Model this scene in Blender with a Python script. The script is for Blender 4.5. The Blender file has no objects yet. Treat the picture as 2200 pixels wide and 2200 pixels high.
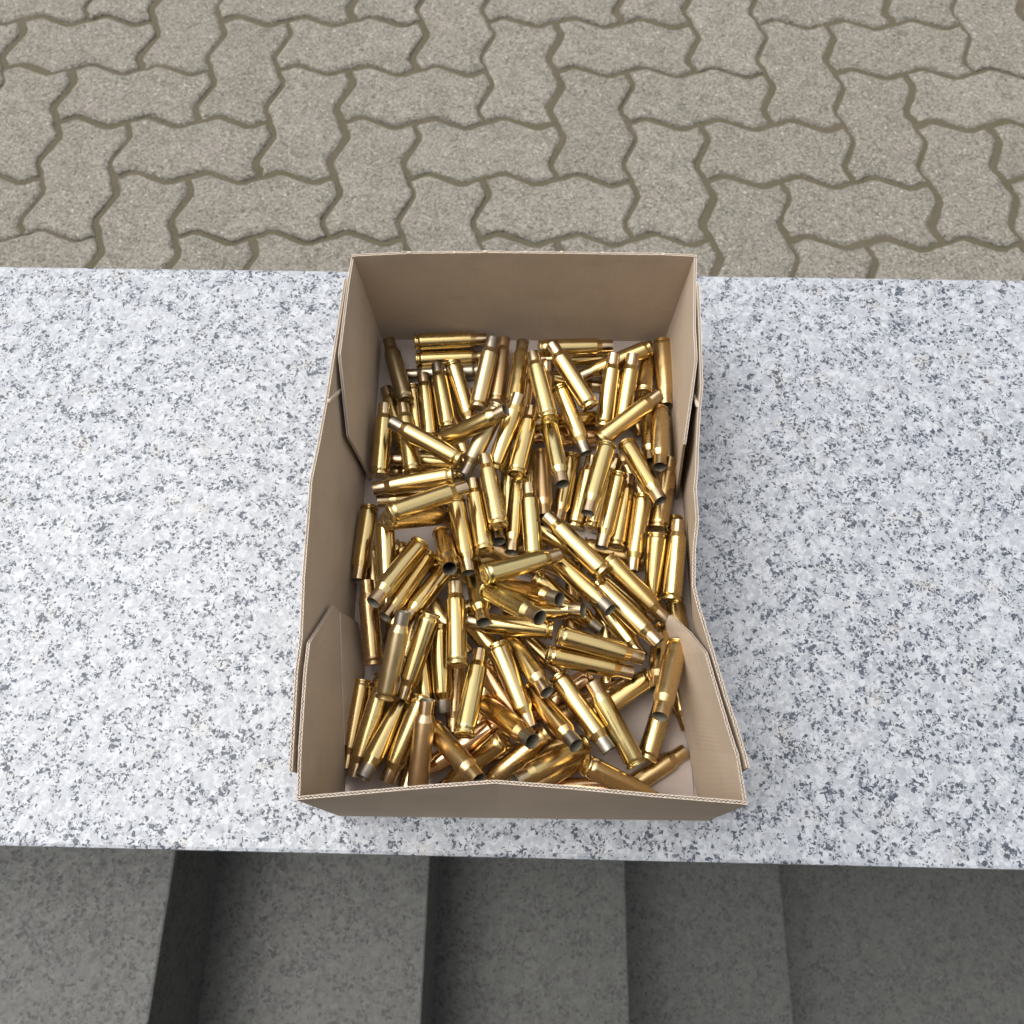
import bpy, bmesh, math, random
from mathutils import Vector, Matrix
random.seed(7)
sc = bpy.context.scene
C = sc.collection

# ------------------------------------------------------------------ camera
HC, PITCH, ROLL, YAW = 0.48, math.radians(69), math.radians(-1), math.radians(2.15)
cam_d = bpy.data.cameras.new('camera'); cam = bpy.data.objects.new('camera', cam_d); C.objects.link(cam)
cam_d.sensor_width = 36; cam_d.lens = 36*1653.4/2200; cam_d.clip_start = 0.01; cam_d.clip_end = 200
cam.location = (0, 0, HC)
cam.rotation_euler = (Matrix.Rotation(YAW, 3, 'Z') @ Matrix.Rotation(math.pi/2-PITCH, 3, 'X') @ Matrix.Rotation(ROLL, 3, 'Z')).to_euler()
cam_d.dof.use_dof = True; cam_d.dof.focus_distance = 0.46; cam_d.dof.aperture_fstop = 14
sc.camera = cam

# ------------------------------------------------------------------ sky, sun, exposure
SUN_DIR = Vector((-.40,.13,.90)).normalized()
SUN_EL = math.asin(SUN_DIR.z); SUN_AZ = math.atan2(SUN_DIR.x, SUN_DIR.y)
w = bpy.data.worlds.new('World'); sc.world = w; w.use_nodes = True
nt = w.node_tree; nt.nodes.clear()
sky = nt.nodes.new('ShaderNodeTexSky'); sky.sky_type = 'NISHITA'; sky.sun_disc = False
sky.sun_elevation = SUN_EL; sky.sun_rotation = SUN_AZ
sky.air_density = 1.0; sky.dust_density = 3.0; sky.ozone_density = 1.0
bg = nt.nodes.new('ShaderNodeBackground'); bg.inputs[1].default_value = .15
wo = nt.nodes.new('ShaderNodeOutputWorld')
hs = nt.nodes.new('ShaderNodeHueSaturation'); hs.inputs['Saturation'].default_value = .15      # overcast: hardly any blue
nt.links.new(sky.outputs[0], hs.inputs['Color']); nt.links.new(hs.outputs[0], bg.inputs[0]); nt.links.new(bg.outputs[0], wo.inputs[0])
sun_d = bpy.data.lights.new('sun', 'SUN'); sun = bpy.data.objects.new('sun', sun_d); C.objects.link(sun)
sun_d.energy = .5; sun_d.angle = math.radians(45); sun_d.color = (1.0, 0.94, 0.85)
sun.rotation_euler = SUN_DIR.to_track_quat('Z', 'Y').to_euler()
sun.location = (0, 0, 5)
sc.view_settings.view_transform = 'Standard'; sc.view_settings.look = 'None'
sc.view_settings.exposure = 1.2; sc.view_settings.gamma = 1; sc.view_settings.use_curve_mapping = False

# ------------------------------------------------------------------ helpers
def tag(o, label=None, cat=None, group=None, kind=None):
    if label: o['label'] = label
    if cat: o['category'] = cat
    if group: o['group'] = group
    if kind: o['kind'] = kind
    return o
def empty(name, loc=(0, 0, 0)):
    o = bpy.data.objects.new(name, None); C.objects.link(o); o.location = loc; o.empty_display_size = .02
    return o
def mesh(name, verts, faces, mats, parent=None, midx=None, smooth=False, uvs=None):
    me = bpy.data.meshes.new(name); me.from_pydata([tuple(v) for v in verts], [], faces)
    for m in (mats if isinstance(mats, (list, tuple)) else [mats]): me.materials.append(m)
    if midx: me.polygons.foreach_set('material_index', midx)
    if smooth: me.polygons.foreach_set('use_smooth', [True]*len(me.polygons))
    if uvs:
        uv = me.uv_layers.new(name='UVMap')
        for p in me.polygons:
            for li in p.loop_indices: uv.data[li].uv = uvs[me.loops[li].vertex_index]
    me.update()
    o = bpy.data.objects.new(name, me); C.objects.link(o)
    if parent: o.parent = parent
    return o
def box_vf(x0, x1, y0, y1, z0, z1, c=0.0):
    """a box whose edges are cut off by c"""
    bm = bmesh.new(); bmesh.ops.create_cube(bm, size=1)
    for v in bm.verts: v.co = Vector(((x0+x1)/2+v.co.x*(x1-x0), (y0+y1)/2+v.co.y*(y1-y0), (z0+z1)/2+v.co.z*(z1-z0)))
    if c: bmesh.ops.bevel(bm, geom=bm.edges[:], offset=c, segments=2, profile=.6, affect='EDGES')
    return bm
def bm_obj(name, bm, mats, parent=None, smooth=False):
    me = bpy.data.meshes.new(name); bm.to_mesh(me); bm.free()
    for m in (mats if isinstance(mats, (list, tuple)) else [mats]): me.materials.append(m)
    if smooth: me.polygons.foreach_set('use_smooth', [True]*len(me.polygons))
    o = bpy.data.objects.new(name, me); C.objects.link(o)
    if parent: o.parent = parent
    return o

# ------------------------------------------------------------------ materials
class G:
    """small node-graph helper"""
    def __init__(s, name):
        s.m = bpy.data.materials.new(name); s.m.use_nodes = True; s.t = s.m.node_tree; s.t.nodes.clear()
        s.out = s.n('ShaderNodeOutputMaterial'); s.p = s.n('ShaderNodeBsdfPrincipled'); s.t.links.new(s.p.outputs[0], s.out.inputs[0])
    def n(s, typ, **kw):
        x = s.t.nodes.new(typ)
        for k, v in kw.items(): setattr(x, k, v)
        return x
    def put(s, sock, v):
        if hasattr(v, 'links') or isinstance(v, bpy.types.NodeSocket): s.t.links.new(v, sock)
        else:
            if sock.type == 'RGBA' and len(v) == 3: v = (*v, 1)
            sock.default_value = v
    def coord(s, kind='Object', scale=None, loc=None):
        o = s.n('ShaderNodeTexCoord').outputs[kind]
        if scale is not None or loc is not None:
            mp = s.n('ShaderNodeMapping'); s.put(mp.inputs[0], o)
            if scale is not None: mp.inputs['Scale'].default_value = scale
            if loc is not None: s.put(mp.inputs['Location'], loc)
            o = mp.outputs[0]
        return o
    def noise(s, vec, scale, detail=3, rough=.55, dist=0, out='Fac'):
        x = s.n('ShaderNodeTexNoise'); s.put(x.inputs['Vector'], vec); s.put(x.inputs['Scale'], scale)
        x.inputs['Detail'].default_value = detail; x.inputs['Roughness'].default_value = rough; x.inputs['Distortion'].default_value = dist
        return x.outputs[out]
    def voro(s, vec, scale, feature='F1', out='Distance', rnd=1):
        x = s.n('ShaderNodeTexVoronoi', feature=feature); s.put(x.inputs['Vector'], vec); s.put(x.inputs['Scale'], scale)
        x.inputs['Randomness'].default_value = rnd
        return x.outputs[out]
    def ramp(s, fac, *stops, interp='LINEAR'):
        x = s.n('ShaderNodeValToRGB'); s.put(x.inputs[0], fac); r = x.color_ramp; r.interpolation = interp
        while len(r.elements) < len(stops): r.elements.new(.5)
        for e, (p, c) in zip(r.elements, stops):
            e.position = p; e.color = (c, c, c, 1) if not hasattr(c, '__len__') else (*c, 1)
        return x.outputs[0]
    def mix(s, fac, a, b, mode='MIX'):
        x = s.n('ShaderNodeMix', data_type='RGBA', blend_type=mode)
        s.put(x.inputs[0], fac); s.put(x.inputs[6], a); s.put(x.inputs[7], b); return x.outputs[2]
    def math(s, op, a, b=0.0):
        x = s.n('ShaderNodeMath', operation=op); s.put(x.inputs[0], a); s.put(x.inputs[1], b); return x.outputs[0]
    def bump(s, h, strength=.3, dist=.001, normal=None):
        x = s.n('ShaderNodeBump'); s.put(x.inputs['Height'], h); x.inputs['Strength'].default_value = strength
        x.inputs['Distance'].default_value = dist
        if normal is not None: s.put(x.inputs['Normal'], normal)
        return x.outputs[0]
    def set(s, **kw):
        for k, v in kw.items(): s.put(s.p.inputs[k.replace('_', ' ')], v)
        return s.m

def granite(name, light, mid, dark, pink, rough=.45, dens=.0, scale=1.0, soft=1.0):
    """interlocking crystals: white and grey feldspar, smoky quartz, flakes of dark mica in loose clusters"""
    g = G(name); v = g.coord('Object')
    def warped(sc1, a1, sc2, a2):
        w1 = g.n('ShaderNodeVectorMath', operation='SCALE'); g.put(w1.inputs[0], g.noise(v, sc1, 2, .5, out='Color')); w1.inputs['Scale'].default_value = a1
        w2 = g.n('ShaderNodeVectorMath', operation='SCALE'); g.put(w2.inputs[0], g.noise(v, sc2, 2, .5, out='Color')); w2.inputs['Scale'].default_value = a2
        x = g.n('ShaderNodeVectorMath', operation='ADD'); g.put(x.inputs[0], w1.outputs[0]); g.put(x.inputs[1], w2.outputs[0])
        y = g.n('ShaderNodeVectorMath', operation='ADD'); g.put(y.inputs[0], v); g.put(y.inputs[1], x.outputs[0]); return y.outputs[0]
    wv = warped(150*scale, .008/scale, 520*scale, .0035/scale)
    def cells(sc_):
        sp = g.n('ShaderNodeSeparateColor'); g.put(sp.inputs[0], g.voro(wv, sc_*scale, out='Color')); return sp.outputs
    A = cells(150); Bc = cells(300); Cc = cells(520)
    col = g.mix(g.ramp(A[0], (.30, 0), (.75, 1)), light, g.mix(.5, light, mid))
    col = g.mix(g.math('MULTIPLY', g.ramp(Bc[1], (.62, 0), (.70, 1)), .55*soft), col, mid)
    col = g.mix(g.math('MULTIPLY', g.ramp(A[2], (.80, 0), (.84, 1)), .55*soft), col, mid)
    col = g.mix(g.ramp(g.noise(v, 26*scale, 3, .5), (.60, 0), (.74, .7)), col, pink)
    cl = g.math('MULTIPLY', g.math('SUBTRACT', g.noise(v, 52*scale, 2, .55), .5), .85)
    dB = g.ramp(g.math('ADD', Bc[0], cl), (.905-dens, 0), (.915-dens, 1))
    dC = g.ramp(g.math('ADD', Cc[0], cl), (.93-dens, 0), (.942-dens, 1))
    gB = g.ramp(g.math('ADD', Bc[2], cl), (.88-dens, 0), (.91-dens, .5))
    col = g.mix(g.math('MULTIPLY', gB, soft), col, tuple(.55*m_+.45*d_ for m_, d_ in zip(mid, dark)))
    dk = g.mix(Cc[1], dark, tuple(min(1, c*2.4+.02) for c in dark))
    m = g.math('MAXIMUM', dB, g.math('MULTIPLY', dC, .9))
    col = g.mix(g.math('MULTIPLY', m, soft), col, dk)
    b = g.bump(g.math('ADD', g.noise(v, 700*scale, 3), g.math('MULTIPLY', m, -.6)), .10, .0005)
    return g.set(Base_Color=col, Roughness=g.ramp(Bc[0], (.2, rough-.06), (.9, rough+.1)), Normal=b)
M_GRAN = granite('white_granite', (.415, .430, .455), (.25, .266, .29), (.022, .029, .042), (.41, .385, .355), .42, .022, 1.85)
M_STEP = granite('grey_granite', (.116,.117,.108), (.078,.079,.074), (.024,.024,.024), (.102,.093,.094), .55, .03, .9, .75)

def concrete():
    g = G('paving_concrete'); oi = g.n('ShaderNodeObjectInfo')
    rnd = oi.outputs['Random']
    v = g.coord('Object'); off = g.n('ShaderNodeVectorMath', operation='ADD'); g.put(off.inputs[0], v)
    sc_ = g.n('ShaderNodeVectorMath', operation='SCALE'); sc_.inputs[0].default_value = (3.1, 7.7, 1.3); g.put(sc_.inputs['Scale'], g.math('MULTIPLY', rnd, 9.0)); g.put(off.inputs[1], sc_.outputs[0])
    v = off.outputs[0]
    tone = g.mix(rnd, (.140, .129, .104), (.235, .216, .180))
    tone = g.mix(g.ramp(g.noise(v, 14, 4, .6), (.35, 0), (.7, .8)), tone, (0.180, 0.173, 0.133))
    tone = g.mix(g.ramp(g.noise(v, 11, 3, .6), (.46, 0), (.66, .75)), tone, (0.216, 0.184, 0.162))
    def cells(sc_):
        sp = g.n('ShaderNodeSeparateColor'); g.put(sp.inputs[0], g.voro(v, sc_, out='Color')); return sp.outputs
    c1 = cells(420); c2 = cells(210); c3 = cells(95)
    d2 = g.voro(v, 210); d3 = g.voro(v, 95)
    fine = g.mix(c1[0], (0.072, 0.066, 0.052), (0.374, 0.346, 0.295))                       # coarse sand
    tone = g.mix(g.ramp(g.noise(v, 34, 4, .65), (.40, 0), (.62, .75)), tone, (.095, .088, .066))                # damp and grime
    tone = g.mix(.5, tone, fine)
    s2 = g.math('MULTIPLY', g.ramp(d2, (.22, 1), (.34, 0)), g.ramp(c2[0], (.60, 0), (.63, .85)))
    tone = g.mix(s2, tone, g.mix(c2[1], (0.432, 0.403, 0.353), (0.259, 0.238, 0.209)))          # light grit
    s2b = g.math('MULTIPLY', g.ramp(d2, (.20, 1), (.32, 0)), g.ramp(c2[2], (.70, 0), (.73, .8)))
    tone = g.mix(s2b, tone, (0.083, 0.072, 0.059))                                    # dark grit
    s3 = g.math('MULTIPLY', g.ramp(d3, (.15, 1), (.27, 0)), g.ramp(c3[0], (.62, 0), (.65, .85)))
    tone = g.mix(s3, tone, g.mix(c3[1], (0.403, 0.374, 0.331), (0.302, 0.259, 0.230)))          # pebbles worn free
    pits = g.ramp(g.noise(v, 190, 3, .6), (.30, 0), (.42, 1))
    tone = g.mix(g.math('MULTIPLY', g.math('SUBTRACT', 1.0, pits), .7), tone, (0.072, 0.066, 0.050))
    h = g.math('ADD', g.math('MULTIPLY', g.noise(v, 420, 4, .65), .8), g.math('ADD', pits, g.math('MULTIPLY', g.math('ADD', s2, s3), .6)))
    return g.set(Base_Color=tone, Roughness=.9, Normal=g.bump(h, .7, .002))
M_CONC = concrete()
def soil():
    g = G('joint_sand'); v = g.coord('Object')
    c = g.mix(g.ramp(g.noise(v, 22, 4, .65), (.35, 0), (.65, 1)), (.120, .098, .066), (.098, .090, .050))
    c = g.mix(g.ramp(g.noise(v, 700, 2), (.55, 0), (.7, .6)), c, (.17, .145, .10))
    c = g.mix(g.ramp(g.noise(v, 260, 3, .6), (.60, 0), (.72, .7)), c, (.055, .047, .032))
    return g.set(Base_Color=c, Roughness=.95, Normal=g.bump(g.noise(v, 420, 4, .7), .9, .004))
M_SOIL = soil()

def kraft(name, a, b, stripe=0.0):
    g = G(name); uv = g.coord('UV'); v = g.coord('Object')
    f1 = g.noise(g.coord('UV', (900, 2200, 1)), 1, 3, .6)
    c = g.mix(g.ramp(f1, (.3, 0), (.7, 1)), a, b)
    c = g.mix(g.ramp(g.noise(v, 26, 4, .6), (.35, 0), (.7, .5)), c, tuple(x*.86 for x in a))
    spk = g.ramp(g.noise(v, 1500, 2, .5), (.66, 0), (.74, .7))
    c = g.mix(spk, c, tuple(x*.5 for x in a))
    c = g.mix(g.ramp(g.noise(v, 1100, 2, .5), (.70, 0), (.78, .35)), c, tuple(min(1, x*1.4) for x in b))
    c = g.mix(g.ramp(g.noise(g.coord('UV', (18, 60, 1)), 1, 5, .7), (.56, 0), (.72, .35)), c, tuple(x*.74 for x in a))      # rubbed, slightly grubby patches
    wv = g.n('ShaderNodeTexWave', wave_type='BANDS', bands_direction='X', wave_profile='SIN'); g.put(wv.inputs[0], uv)
    wv.inputs['Scale'].default_value = 1/.0022/ (20/6.2832) * 3.1416/3.1416; wv.inputs['Distortion'].default_value = .4; wv.inputs['Detail'].default_value = 1
    h = g.math('ADD', g.math('MULTIPLY', wv.outputs['Fac'], stripe), g.math('MULTIPLY', g.noise(v, 800, 3), .5))
    h = g.math('ADD', h, g.math('MULTIPLY', g.noise(v, 45, 2), 2.0))
    return g.set(Base_Color=c, Roughness=.82, Normal=g.bump(h, .28, .0005), Specular_IOR_Level=.25)
M_KRAFT = kraft('kraft_liner', (.43,.345,.262), (.49,.395,.305), .04)
M_KRAFTB = kraft('kraft_liner_ribbed', (.43,.345,.262), (.49,.395,.305), .28)
M_BASE = kraft('kraft_liner_grey', (.36, .30, .265), (.42, .355, .315), .03)
M_CUT = kraft('cut_liner_edge', (.55, .46, .37), (.66, .57, .47))
M_FLUTE = kraft('fluted_medium', (.30, .21, .135), (.36, .26, .17))

def brass(name, col, rough, tarn, tcol, streak=.5, neck=None):
    g = G(name); v = g.coord('Object'); rnd = g.n('ShaderNodeObjectInfo').outputs['Random']
    off = g.n('ShaderNodeVectorMath', operation='ADD'); g.put(off.inputs[0], v)
    cb = g.n('ShaderNodeCombineXYZ'); g.put(cb.inputs[0], rnd); g.put(cb.inputs[1], rnd); g.put(cb.inputs[2], g.math('MULTIPLY', rnd, 3.0)); g.put(off.inputs[1], cb.outputs[0])
    vo = off.outputs[0]
    mp = g.n('ShaderNodeMapping'); g.put(mp.inputs[0], vo); mp.inputs['Scale'].default_value = (1, 1, .06)
    st = g.noise(mp.outputs[0], 1500, 3, .6)                 # drawing lines along the case
    bl = g.noise(vo, 130, 4, .65)                            # handling marks
    c = g.mix(g.math('MULTIPLY', rnd, .5), col, tuple(x*y for x, y in zip(col, (.93, .86, .72))))
    c = g.mix(g.ramp(bl, (.58-tarn*.3, 0), (.75, min(1, tarn))), c, tcol)
    c = g.mix(g.ramp(st, (.50, 0), (.72, .55*streak)), c, tuple(x*.62 for x in col))
    sz = g.n('ShaderNodeSeparateXYZ'); g.put(sz.inputs[0], v)
    wob = g.math('ADD', sz.outputs[2], g.math('MULTIPLY', g.math('SUBTRACT', g.noise(vo, 170, 3), .5), .010))
    ann = g.math('MULTIPLY', g.ramp(g.math('MULTIPLY', wob, 20.0), (.70, 0), (.86, 1)), g.math('FRACT', g.math('MULTIPLY', rnd, 3.7)))
    c = g.mix(g.math('MULTIPLY', ann, .55), c, tuple(x*y for x, y in zip(col, (.80, .72, .74))))      # annealing tint round the shoulder
    sm = g.math('MULTIPLY', g.ramp(g.math('MULTIPLY', wob, 20.0), (.88, 0), (1.0, 1)), g.ramp(g.noise(vo, 210, 4, .7), (.38, 0), (.62, 1)))
    c = g.mix(g.math('MULTIPLY', sm, g.math('ADD', .15, g.math('MULTIPLY', rnd, .55))), c, (.13, .115, .09))   # powder soot near the mouth
    dul = g.math('MULTIPLY', g.math('FRACT', g.math('MULTIPLY', rnd, 7.3)), .09)      # some cases are duller than others
    spot = g.ramp(g.noise(vo, 620, 2, .5), (.72, 0), (.76, .7))
    c = g.mix(spot, c, (.20, .13, .07))
    r = g.math('ADD', g.ramp(bl, (.35, rough), (.75, rough+.12)), g.math('ADD', dul, g.math('MULTIPLY', g.math('SUBTRACT', st, .5), .12*streak)))
    h = g.math('ADD', g.math('MULTIPLY', st, streak), g.math('MULTIPLY', g.noise(vo, 60, 1), .35))
    return g.set(Base_Color=c, Metallic=1.0, Roughness=r, Normal=g.bump(h, .035, .0003))
B = {
 'gold': brass('brass_gold', (.615, .465, .21), 0.145, .25, (.62, .45, .22)),
 'olive': brass('brass_olive', (.60, .49, .23), 0.132, .3, (.52, .42, .20)),
 'tan': brass('brass_tan', (.66, .485, .23), 0.18, .5, (.62, .43, .24)),
 'brown': brass('brass_brown', (.60, .42, .22), 0.216, .7, (.42, .29, .17)),
 'copper': brass('brass_copper', (.82, .56, .34), 0.144, .4, (.62, .40, .25)),
 'orange': brass('brass_orange', (.74, .50, .20), 0.12, .35, (.52, .33, .14)),
 'dark': brass('brass_dark', (.36, .28, .16), 0.228, .8, (.22, .17, .11)),
 'dull': brass('brass_dull', (.52, .40, .21), 0.26, .6, (.48, .40, .26)),
 'grey': brass('brass_grey', (.42, .37, .28), 0.24, .5, (.40, .38, .34)),
 'neck': brass('neck_brass', (.58, .445, .265), 0.156, .6, (.62, .50, .36)),
 'greyneck': brass('neck_grey', (.34, .30, .235), 0.30, .8, (.34, .32, .29)),
 'silver': brass('neck_silver', (.38, .37, .33), 0.38, .6, (.44, .43, .40)),
 'darkneck': brass('neck_dark', (.34, .29, .22), 0.216, .7, (.26, .22, .17)),
}
TONES = {'gold': ('gold', 'neck'), 'olive': ('olive', 'neck'), 'tan': ('tan', 'tan'), 'brown': ('brown', 'brown'), 'copper': ('copper', 'copper'), 'orange': ('orange', 'greyneck'), 'dark': ('dark', 'dark'), 'dull': ('dull', 'greyneck'), 'grey': ('grey', 'grey'), 'darkneck': ('gold', 'darkneck'), 'greyneck': ('gold', 'greyneck'), 'silver': ('gold', 'silver')}
def soot():
    g = G('sooty_inside'); v = g.coord('Object')
    c = g.mix(g.noise(v, 400, 3), (.17, .155, .115), (.28, .25, .185))
    return g.set(Base_Color=c, Roughness=.5, Metallic=.55)
M_SOOT = soot()
def primer_m():
    g = G('primer_cup'); v = g.coord('Object')
    c = g.mix(g.noise(v, 500, 3), (.62, .47, .24), (.45, .36, .22))
    return g.set(Base_Color=c, Roughness=.3, Metallic=1.0)
M_PRIM = primer_m()

def plain(name, a, b, sc_, rough):
    g = G(name); v = g.coord('Object')
    return g.set(Base_Color=g.mix(g.noise(v, sc_, 4, .6), a, b), Roughness=rough, Normal=g.bump(g.noise(v, sc_*6, 3), .3, .003))
M_PLASTER = plain('house_plaster', (.30, .27, .22), (.36, .33, .27), 3, .9)
M_CANOPY = plain('dark_wood', (.075, .06, .042), (.11, .085, .06), 5, .6)

# ------------------------------------------------------------------ ground, paving, steps, wall
GZ = -.425
from mathutils.geometry import tessellate_polygon
from mathutils import noise as mnoise
# ground sheet out to the horizon
def sheet(name, x0, x1, y0, y1, z, m, kind=None, parent=None):
    o = mesh(name, [(x0, y0, z), (x1, y0, z), (x1, y1, z), (x0, y1, z)], [(0, 1, 2, 3)], m, parent)
    if kind: o['kind'] = kind
    return o
# the sand bed that shows in the joints; the far plain carries on to the horizon, both behind the wall line
PAV_Y0 = .16
def sand_z(x, y):
    q = Vector((x, y, 3.1)); return GZ+min(-.0016, -.0040+.0019*mnoise.noise(q*26)+.0012*mnoise.noise(q*75)+.0013*mnoise.noise(q*6))
nx, ny, X0, X1, Y0, Y1 = 200, 130, -1.15, 1.15, .30, 1.75
V = [(X0+(X1-X0)*i/nx, Y0+(Y1-Y0)*j/ny, sand_z(X0+(X1-X0)*i/nx, Y0+(Y1-Y0)*j/ny)) for j in range(ny+1) for i in range(nx+1)]
F = [(j*(nx+1)+i, j*(nx+1)+i+1, (j+1)*(nx+1)+i+1, (j+1)*(nx+1)+i) for j in range(ny) for i in range(nx)]
o = mesh('sand_bed', V, F, M_SOIL, smooth=True); o['kind'] = 'structure'
sheet('sand_bed', -4, 4, PAV_Y0, 6, GZ-.0095, M_SOIL, 'structure')
sheet('yard', -60, 60, PAV_Y0, 60, GZ-.014, M_SOIL, 'structure')
sheet('ground', -60, 60, -60, 60, -.9-.40, M_SOIL, 'structure')

# paving of wavy interlocking concrete stones in a herringbone bond
PW = 0.11234; ORG = Vector((-0.0715, 1.2238, 0)); PROT = math.radians(0.385)
def wave(t): 
    pts = [(0, 0), (.10, .030), (.20, .082), (.30, .090), (.42, .036), (.58, -.036), (.70, -.090), (.80, -.082), (.90, -.030), (1, 0)]
    for (a, p), (b, q) in zip(pts, pts[1:]):
        if t <= b: return p+(q-p)*(t-a)/(b-a)
TS = [0, .10, .20, .30, .70, .80, .90]
def outline(w, h):
    """closed outline, counter-clockwise, of a stone of w x h cells whose cell edges are S-shaped"""
    P = []
    def edge(a, b):
        d = Vector(b)-Vector(a); n = Vector((-d.y, d.x))
        # along +x the edge first swings to +y, along -y it first swings to +x: the same turn for all four sides
        for t in TS:
            q = Vector(a)+d*t+n*wave(t); P.append(q)
    cs = [(i, 0) for i in range(w)]+[(w, j) for j in range(h)]+[(w-i, h) for i in range(w)]+[(0, h-j) for j in range(h)]
    for a, b in zip(cs, cs[1:]+cs[:1]): edge(a, b)
    return P
def stone_mesh(w, h, seed):
    r = random.Random(seed); P = outline(w, h); c = Vector((w/2, h/2)); n = len(P)
    def inset(P, d):
        Q = []
        for k in range(n):
            a, b, e = P[k-1], P[k], P[(k+1) % n]; n1 = Vector(((b-a).y, -(b-a).x)).normalized(); n2 = Vector(((e-b).y, -(e-b).x)).normalized()
            m = n1+n2; L = m.length_squared
            Q.append(b-m*(2*d/max(L, .8)))
        return Q
    j = [r.uniform(-.016, .008)-(r.uniform(.01, .035) if r.random() < .10 else 0) for _ in range(n)]
    o1 = inset(P, .034); o2 = inset(P, .046); o3 = inset(P, .085)
    V, F = [], []
    for ring, z in ((o1, -.02), (o1, -.0042), (o2, -.0018), (o3, 0)):
        for k, q in enumerate(ring):
            q = (q-c)*PW*(1+j[k]*(.5 if z < -.003 else 1.0)); V.append((q.x, q.y, z+(r.uniform(-.0004, .0004) if -.01 < z < 0 else 0)))
    for a in range(3):
        for k in range(n): F.append((a*n+k, a*n+(k+1) % n, (a+1)*n+(k+1) % n, (a+1)*n+k))
    top = [Vector((V[3*n+k][0], V[3*n+k][1], 0)) for k in range(n)]
    for tri in tessellate_polygon([top]): F.append(tuple(3*n+k for k in tri))
    me = bpy.data.meshes.new('paving_stone'); me.from_pydata(V, [], F); me.materials.append(M_CONC)
    me.polygons.foreach_set('use_smooth', [len(f) == 4 for f in F]); me.update()
    return me
SM = {(2, 1): [stone_mesh(2, 1, k) for k in range(5)], (1, 2): [stone_mesh(1, 2, 20+k) for k in range(5)]}
paving = tag(empty('stone_paving', (ORG.x, ORG.y, GZ)), kind='structure')
rp = random.Random(5); far = []
cR, sR = math.cos(PROT), math.sin(PROT)
for i in range(-34, 35):
    for r in range(-30, 12):
        if (i-r) % 4 == 0:
            for size, cx, cy in (((1, 2), i+.5, -(r+1.0)), ((2, 1), i-1.0, -(r+1.5))):
                x = (cx*cR-cy*sR)*PW; y = (cx*sR+cy*cR)*PW
                wy = ORG.y+y; wx = ORG.x+x
                if wy < PAV_Y0+.12 or wy > 4.2 or abs(wx) > 3.2: continue
                near = abs(wx) < 1.05 and wy < 1.62
                item = (size, x+rp.uniform(-.0022, .0022), y+rp.uniform(-.0022, .0022), rp.gauss(0, .0005), PROT+rp.gauss(0, .011))
                if near:
                    o = bpy.data.objects.new('paving_stone', rp.choice(SM[size])); C.objects.link(o); o.parent = paving
                    o.location = item[1:4]; o.rotation_euler = (rp.gauss(0, .0035), rp.gauss(0, .0035), item[4])
                else: far.append(item)
V, F = [], []
for size, x, y, z, a in far:
    me = SM[size][0]; b = len(V); ca, sa = math.cos(a), math.sin(a)
    for v in me.vertices: V.append((x+v.co.x*ca-v.co.y*sa, y+v.co.x*sa+v.co.y*ca, z+v.co.z))
    for p in me.polygons: F.append(tuple(b+q for q in p.vertices))
o = mesh('outer_paving', V, F, M_CONC, paving); o['kind'] = 'stuff'

z_h = -.9-.4
# low granite wall with a cap slab: the box stands on the cap
wall = tag(empty('granite_wall', (0, .175, -.9-.2)), 'low wall capped with a white speckled granite slab, carrying the box', 'wall')
wz = -.9-.2
bm = box_vf(-14, 14, -.0272-.175, .3783-.175, -.045-wz, 0-wz, .0022); bm_obj('cap_slab', bm, M_GRAN, wall)
bm = box_vf(-14, 14, .0-.175, .35-.175, 0, -.0465-wz, .004); bm_obj('wall_body', bm, M_STEP, wall)

# unseen building added behind the viewer: it shades the steps and darkens the near side of every reflection
added_house = tag(empty('added_house', (0, -2.6, z_h)), 'added unseen plastered building with dark eaves across the steps from the low wall', 'added_house')
bm = box_vf(-5, 5, -.35, 0, 0, 4.2, .01); bm_obj('added_house_wall', bm, M_PLASTER, added_house)
bm = box_vf(-5.2, 5.2, -.5, .35, 4.2, 4.36, .01); bm_obj('eaves', bm, M_CANOPY, added_house)
bm = box_vf(-.55, .55, .002, .06, .30, 2.45, .005); bm_obj('door', bm, M_CANOPY, added_house)

# granite steps that run down beside the wall, from the left to the right
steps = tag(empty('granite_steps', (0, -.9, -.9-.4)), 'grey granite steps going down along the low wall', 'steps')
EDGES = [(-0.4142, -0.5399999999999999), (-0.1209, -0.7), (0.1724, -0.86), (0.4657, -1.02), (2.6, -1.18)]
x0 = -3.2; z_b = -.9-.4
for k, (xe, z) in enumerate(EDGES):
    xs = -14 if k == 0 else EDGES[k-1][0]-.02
    bm = box_vf(xs, xe, -1.6+.9, -.0012+.9, 0, z-z_b, .003); bm_obj('step', bm, M_STEP, steps)

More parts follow.
